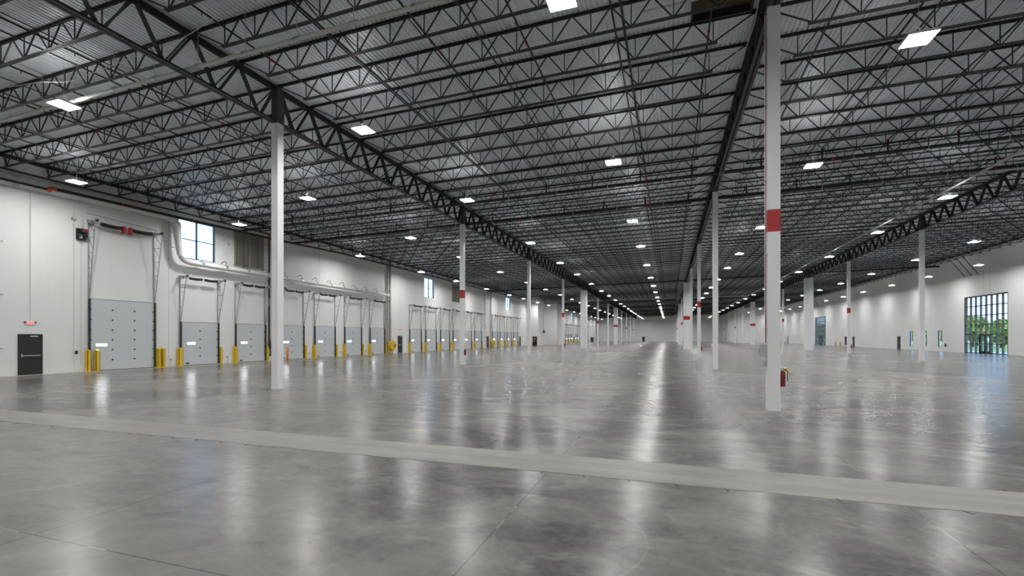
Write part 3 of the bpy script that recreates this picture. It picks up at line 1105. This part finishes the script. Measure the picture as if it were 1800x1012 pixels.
# ------------------------------------------------------------------ windows and louvres on the left wall
for i, (a_, c_) in enumerate(LWIN):
    r = MB().box(0, 0, 0, 0, 0, 0)
    b = MB()
    z0, z1 = ZT
    t_ = 0.05
    b.box(L - 0.2, L - 0.05, a_, a_ + t_, z0, z1).box(L - 0.2, L - 0.05, c_ - t_, c_, z0, z1)
    b.box(L - 0.2, L - 0.05, a_, c_, z0, z0 + t_).box(L - 0.2, L - 0.05, a_, c_, z1 - t_, z1)
    b.box(L - 0.19, L - 0.06, (a_ + c_) / 2 - 0.03, (a_ + c_) / 2 + 0.03, z0, z1)
    b.box(L - 0.19, L - 0.06, a_, c_, (z0 + z1) / 2 - 0.02, (z0 + z1) / 2 + 0.02)
    w = struct(b.build('window_%d' % (i + 1), 'mullion'))
    MB().box(L - 0.14, L - 0.13, a_, c_, z0, z1).build('pane', 'glass', w)
for i, (a_, c_, w_) in enumerate(((27.62, 30.38, 'large grey wall louvre right of the nearest high window'),
                                  (66.0, 68.75, 'grey wall louvre above the middle dock bank'))):
    r = thing('wall_louver', (L, a_, ZT[0]), w_, 'louvre')
    W_, H_ = c_ - a_, ZT[1] - ZT[0]
    b = MB()
    b.box(0, 0.10, 0, 0.06, 0, H_).box(0, 0.10, W_ - 0.06, W_, 0, H_).box(0, 0.10, 0, W_, 0, 0.06).box(0, 0.10, 0, W_, H_ - 0.06, H_)
    b.box(0, 0.10, W_ / 2 - 0.06, W_ / 2 + 0.06, 0, H_)
    b.build('frame', 'louver_grey', r)
    b = MB()
    nb = 22
    for q in range(nb):
        z = 0.10 + (H_ - 0.2) * q / nb
        b.hexa([(0.01, 0.05, z), (0.10, 0.05, z + 0.07), (0.10, W_ - 0.05, z + 0.07), (0.01, W_ - 0.05, z),
                (0.01, 0.05, z + 0.012), (0.10, 0.05, z + 0.082), (0.10, W_ - 0.05, z + 0.082), (0.01, W_ - 0.05, z + 0.012)])
    b.build('blades', 'louver_grey', r)
    MB().box(0.001, 0.004, 0.05, W_ - 0.05, 0.05, H_ - 0.05).build('back_screen', 'door_seam', r)
    MB().tube([(0.13, W_ * 0.27, 0.05), (0.13, W_ * 0.27, H_ - 0.05)], 0.012, 6).tube([(0.13, W_ * 0.75, 0.05), (0.13, W_ * 0.75, H_ - 0.05)], 0.012, 6).build('linkage_rod', 'black', r)
for i, (yy, zz, w_) in enumerate(((26.75, 9.2, 'upper'), (27.15, 8.95, 'lower'))):
    o = MB().box(L, L + 0.06, yy - 0.05, yy + 0.05, zz, zz + 0.11).build('sensor_box', 'grey_box')
    tag(o, 'tiny grey box between nearest high window and louvre, the %s one' % w_, 'sensor')

# ------------------------------------------------------------------ white duct, drain pipes, fire mains on the left wall
r = thing('heating_duct', (L, 0, 0), 'large round white pipe that elbows down beside the window, above the doors', 'pipe')
path = smooth_path([(0.42, 1.0, 9.66), (0.46, 22.75, 9.98), (0.52, 23.05, 7.10), (0.52, 47.9, 6.88)], 0.75, 8)
MB().tube(path, [0.29 if p.z > 9.3 else 0.25 if p.z > 9.1 else 0.17 for p in path], 18).build('pipe', 'pipe_white', r, True)
for yy in (3.4, 6.2, 9.0, 11.8, 14.6, 17.4, 20.2):
    z = 9.66 + 0.32 * (yy - 1) / 21.75
    MB().tube([(0.43, yy - 0.14, z), (0.43, yy + 0.14, z)], 0.302, 18).build('coupling', 'steel', r, True)
    for s_ in (-1, 1):
        MB().tube([(0.43 + s_ * 0.28, yy, z), (0.43 + s_ * 0.28, yy, deck(L + 0.4))], 0.008, 5).build('hanger_rod', 'steel', r)
for i in range(13):
    yy = 24.6 + 1.9 * i
    z = 7.10 - 0.22 * (yy - 23) / 25.4
    b3 = MB().tube([(0.52, yy - 0.10, z + 0.02), (0.52, yy + 0.10, z + 0.02)], 0.176, 14)
    b3.box(0.40, 0.64, yy - 0.12, yy + 0.12, z + 0.14, z + 0.20)
    cl = b3.build('saddle', 'steel', r)
    MB().tube(smooth_path([(0.52, yy, z + 0.2), (0.52, yy, z + 0.48), (0.34, yy, z + 0.52), (0.01, yy, z + 0.36)], 0.1), 0.016, 6).build('hook', 'black', cl)
for zz in (8.0, 9.0):
    for yy in (22.82, 23.24):
        MB().bar((0.0, yy, zz), (0.72, yy, zz), 0.03, 0.03).build('wall_strut', 'steel', r)
for i, (yy, w_) in enumerate(((48.15, 'first, right of the first dock bank'), (48.65, 'second, right of the first dock bank'), (82.0, 'near the third dock bank, tall one'), (79.0, 'before the third dock bank, slim one'))):
    r = thing('drain_pipe', (L + 0.22, yy, 0), 'beige vertical roof drain pipe, %s' % w_, 'pipe')
    rad = 0.13 if i != 3 else 0.05
    MB().tube([(0, 0, 0), (0, 0, deck(L) - 0.25)], rad, 12).build('pipe', 'pipe_beige', r, True)
    for zz in (1.2, 4.0, 6.6, 9.0):
        b = MB().tube([(0, 0, zz), (0, 0, zz + 0.12)], rad + 0.012, 12)
        b.box(-0.21, 0, -0.02, 0.02, zz + 0.04, zz + 0.08)
        b.build('pipe_clamp', 'steel', r, True)
XP = 0.92
r = thing('fire_main_pipe', (L, 0, 0), 'upper thin black pipe along the left wall with an orange elbow', 'sprinkler pipe')
pth = smooth_path([(XP, 2.0, 10.15), (XP, 30.2, 10.33), (0.2, 30.78, 10.33), (0.2, 30.78, 1.0)], 0.18)
MB().tube(pth, 0.055, 12).build('pipe', 'black', r, True)
MB().tube(smooth_path([(0.4, 30.59, 10.33), (0.2, 30.78, 10.33), (0.2, 30.78, 10.0)], 0.12), 0.075, 12).build('orange_elbow', 'orange_fitting', r, True)
for yy in (11.8, 20.0, 26.4):
    MB().tube([(XP, yy - 0.06, 10.15 + 0.18 * (yy - 2) / 28.7), (XP, yy + 0.06, 10.15 + 0.18 * (yy - 2) / 28.7)], 0.07, 10).build('coupling', 'orange_fitting', r, True)
for q in range(14):
    yy = 3 + q * 1.95
    MB().tube([(XP, yy, 10.2), (XP, yy, deck(L + XP) + 0.01)], 0.007, 5).build('hanger_rod', 'steel', r)
r = thing('fire_main_pipe', (L, 0, 0), 'lower thick black pipe running the length of the left wall', 'sprinkler pipe')
MB().tube([(XP, 2.0, 9.62), (XP, 15.7, 9.70)], 0.06, 12).build('thin_pipe', 'black', r, True)
MB().tube([(XP, 15.9, 9.80), (XP, 31, 10.02), (XP, 39, 10.28), (XP, 50, 10.30), (XP, 104.9, 10.33)], 0.085, 12).build('pipe', 'black', r, True)
MB().tube(smooth_path([(XP, 15.72, 9.60), (XP, 15.78, 9.80), (XP, 16.05, 9.82)], 0.1), 0.105, 12).build('orange_elbow', 'orange_fitting', r, True)
for q in range(44):
    yy = 3 + q * 2.3
    MB().tube([(XP, yy, 10.0), (XP, yy, deck(L + XP) + 0.01)], 0.007, 5).build('hanger_rod', 'steel', r)
for yy in (19.2, 23.6, 29.5, 34.0, 58.0):
    MB().tube([(XP, yy - 0.05, 9.8 + max(0, (yy - 15.9)) * 0.0148 if yy < 31 else 10.12 if yy < 40 else 10.3), (XP, yy + 0.05, 9.8 + max(0, (yy - 15.9)) * 0.0148 if yy < 31 else 10.12 if yy < 40 else 10.3)], 0.10, 10).build('coupling', 'red_paint', r, True)
# riser assembly
r = thing('fire_riser', (L + 0.22, 31.15, 0), 'black fire riser with red valves beside the third dock door', 'fire riser')
MB().tube(smooth_path([(0, 0, 10.0), (0, 0, 6.95), (0.05, -0.05, 6.6), (0, 0, 6.2), (0, 0, 0.6), (0, -0.30, 0.45)], 0.12), 0.085, 12).build('riser_pipe', 'black', r, True)
MB().tube([(0, 0, 6.75), (0, 0, 7.05)], 0.115, 12).tube([(0, 0, 9.4), (0, 0, 9.9)], 0.11, 12).build('orange_coupling', 'orange_fitting', r, True)
MB().tube([(0, 0, 1.0), (0, 0, 1.15), (0, 0, 1.75), (0, 0, 1.9)], [0.11, 0.17, 0.17, 0.11], 14).build('red_valve', 'red_paint', r, True)
b = MB()
for i in range(18):
    a0, a1 = 2 * math.pi * i / 18, 2 * math.pi * (i + 1) / 18
    b.bar((0.24, -0.25 + 0.15 * math.cos(a0), 1.5 + 0.15 * math.sin(a0)), (0.24, -0.25 + 0.15 * math.cos(a1), 1.5 + 0.15 * math.sin(a1)), 0.018, 0.018)
b.bar((0.24, -0.40, 1.5), (0.24, -0.10, 1.5), 0.015, 0.015)
b.tube([(0.0, -0.25, 1.5), (0.24, -0.25, 1.5)], 0.02, 8)
b.build('handwheel', 'black', r)
MB().tube([(0.0, -0.24, 0.45), (0.0, -0.24, 1.42)], 0.04, 10).tube([(0, 0.1, 0.62), (0, 0.9, 0.62)], 0.045, 10).build('bypass_pipe', 'black', r, True)
for zz in (3.3, 8.2, 9.6):
    MB().bar((-0.18, -0.6, zz), (-0.18, 0.2, zz), 0.03, 0.05).box(-0.20, 0.11, -0.02, 0.02, zz - 0.03, zz + 0.03).build('wall_bracket', 'steel', r)
r = thing('alarm_bell', (L + 0.1, 32.0, 1.30), 'small round red and grey bell right of the nearest left column', 'bell')
MB().tube([(0, 0, 0), (0.08, 0, 0)], 0.13, 14).build('gong', 'red_paint', r)
MB().tube([(0.08, 0, 0), (0.10, 0, 0)], 0.07, 14).build('cover', 'grey_box', r)

# pipe drop with dark box on the far left bay corner
r = thing('electrical_riser', (-28.9, 110.3, 0), 'grey conduit drop with dark box on the projecting left bay corner', 'electrical box')
MB().tube([(0, 0, 3.6), (0, 0, 11.0)], 0.06, 8).build('conduit', 'grey_box', r)
MB().box(0, 0.25, -0.35, 0.35, 2.9, 3.6).build('switch_box', 'mullion', r)

# black rack guard and bumper seen past the wide column, far left
r = thing('black_bin', (-29.6, 189.5, 0), 'squat black bin by the distant left wall', 'bin')
MB().tube([(0, 0, 0), (0, 0, 1.6), (0, 0, 1.8)], [0.55, 0.65, 0.4], 12).build('body', 'black', r)
MB().tube([(0, 0, 1.8), (0, 0, 1.86)], [0.66, 0.6], 12).build('lid', 'black', r)

# ------------------------------------------------------------------ right wall glazing
for ci, (a_, c_) in enumerate(CURT):
    b, fin = MB(), MB()
    nb = 8
    st = (c_ - a_) / nb
    for i in range(nb + 1):
        y = a_ + i * st
        y = min(max(y, a_ + 0.035), c_ - 0.035)
        fin.box(R + 0.03, R + 0.25, y - 0.03, y + 0.03, 0, 6.92)
    for j in range(7):
        z = min(max(j * 1.15, 0.045), 6.875)
        b.box(R + 0.005, R + 0.22, a_, c_, z - 0.045, z + 0.045)
    w = struct(fin.build('window_%d' % (5 + ci), 'curtain_fin'))
    b.build('transom', 'mullion', w)
    MB().box(R + 0.13, R + 0.14, a_, c_, 0, 6.92).build('pane', 'glass', w)
    b = MB()
    b.box(R - 0.02, R + 0.02, a_ - 0.06, a_, 0, 6.98).box(R - 0.02, R + 0.02, c_, c_ + 0.06, 0, 6.98).box(R - 0.02, R + 0.02, a_ - 0.06, c_ + 0.06, 6.92, 6.98)
    b.build('frame', 'mullion', w)
    # double glazed door in the curtain wall
    dy0 = a_ + 3.03 if ci == 0 else a_ + 3.1
    d = struct(MB().box(R - 0.03, R + 0.12, dy0 - 0.06, dy0, 0, 2.32).box(R - 0.03, R + 0.12, dy0 + 1.95, dy0 + 2.01, 0, 2.32)
               .box(R - 0.03, R + 0.12, dy0 - 0.06, dy0 + 2.01, 2.24, 2.32).build('door_%d' % (ci + 1), 'door_black'))
    for q in range(2):
        y = dy0 + q * 0.975
        lf = MB().box(R + 0.0, R + 0.06, y, y + 0.14, 0.02, 2.22).box(R + 0.0, R + 0.06, y + 0.83, y + 0.975, 0.02, 2.22)
        lf.box(R, R + 0.06, y, y + 0.975, 0.02, 0.28).box(R, R + 0.06, y, y + 0.975, 2.10, 2.22)
        lf.build('leaf', 'door_black', d)
        MB().box(R - 0.06, R - 0.03, y + 0.1, y + 0.88, 1.02, 1.06).build('push_bar', 'steel', d)
        MB().box(R + 0.03, R + 0.035, y + 0.14, y + 0.83, 0.28, 2.10).build('pane', 'glass', d)
exit_sign((R - 0.02, 70.85, 2.66), RIGHT, 'glowing exit sign above the glazed double door on the right')
for i, (a_, c_) in enumerate(SLIT):
    b = MB()
    b.box(R + 0.05, R + 0.18, a_, a_ + 0.05, 0.6, 2.87).box(R + 0.05, R + 0.18, c_ - 0.05, c_, 0.6, 2.87)
    b.box(R + 0.05, R + 0.18, a_, c_, 0.6, 0.65).box(R + 0.05, R + 0.18, a_, c_, 2.82, 2.87).box(R + 0.06, R + 0.17, a_, c_, 1.70, 1.74)
    w = struct(b.build('window_%d' % (7 + i), 'mullion'))
    MB().box(R + 0.10, R + 0.11, a_, c_, 0.6, 2.87).build('pane', 'glass', w)
extinguisher((R - 0.085, 79.1, 0.66), 'dark red extinguisher on the right wall beside the last slit window', math.pi)
for (ys_, w_) in (((72.0, 73.35, 74.7), 'above the big glazed opening on the right'), ((136.0, 137.4, 138.8), 'above the distant glazed opening on the right')):
    for i, yy in enumerate(ys_):
        o = MB().bar((R - 1.6, yy, deck(R - 1.6) - 0.74), (R - 0.03, yy, 9.55), 0.055, 0.055).build('wall_brace', 'dark_steel')
        o['label'] = 'dark diagonal brace %s, %s from camera' % (w_, ORD[i])
        o['category'] = 'brace'
o = MB().tube([(R - 0.05, 71.0, 7.0), (R - 0.05, 71.0, 9.9)], 0.013, 6).build('sign_conduit', 'pipe_grey')
tag(o, 'thin vertical conduit on the wall above the big glazed opening', 'conduit')
o = MB().box(R - 0.25, R, 116.5, 117.3, 0.3, 2.1).build('electrical_cabinet', 'mullion')
tag(o, 'dark electrical panel on the right wall behind a banded column', 'electrical box')

# ------------------------------------------------------------------ trees outside the right wall


def tree(x, y, h, s, words):
    r = thing('tree', (x, y, -0.08), words, 'tree', 'trees outside the right windows')
    MB().tube([(0, 0, 0), (0.1, 0, h * 0.3), (0, 0.1, h * 0.7)], [0.28, 0.2, 0.08], 8).build('trunk', 'bark', r, True)
    rnd = random.Random(s)
    b = MB()
    for q in range(900):
        # leafy clumps: small tilted quads filling an ovoid crown
        while True:
            u, v, w = rnd.uniform(-1, 1), rnd.uniform(-1, 1), rnd.uniform(-1, 1)
            if u * u + v * v + w * w < 1:
                break
        cx, cy, cz = u * h * 0.36, v * h * 0.36, h * 0.58 + w * h * 0.42
        a = Vector((rnd.uniform(-1, 1), rnd.uniform(-1, 1), rnd.uniform(-1, 1))).normalized()
        c_ = a.cross(Vector((rnd.uniform(-1, 1), rnd.uniform(-1, 1), rnd.uniform(-1, 1)))).normalized()
        e = rnd.uniform(0.25, 0.5)
        p = Vector((cx, cy, cz))
        b.quad(tuple(p - a * e - c_ * e * 0.7), tuple(p + a * e - c_ * e * 0.7), tuple(p + a * e + c_ * e * 0.7), tuple(p - a * e + c_ * e * 0.7))
    b.build('crown', 'leaves', r)


random.seed(3)
for i in range(26):
    h = random.uniform(5.2, 6.6)
    tree(60 if i % 2 else 67.5, 92 + i * 4.6, h, i, 'leafy green tree seen through the right-hand windows')
for i in range(14):
    h = random.uniform(6, 8.0)
    tree(62 if i % 2 else 70, 214 + i * 5.0, h, 40 + i, 'leafy green tree seen through the right-hand windows')
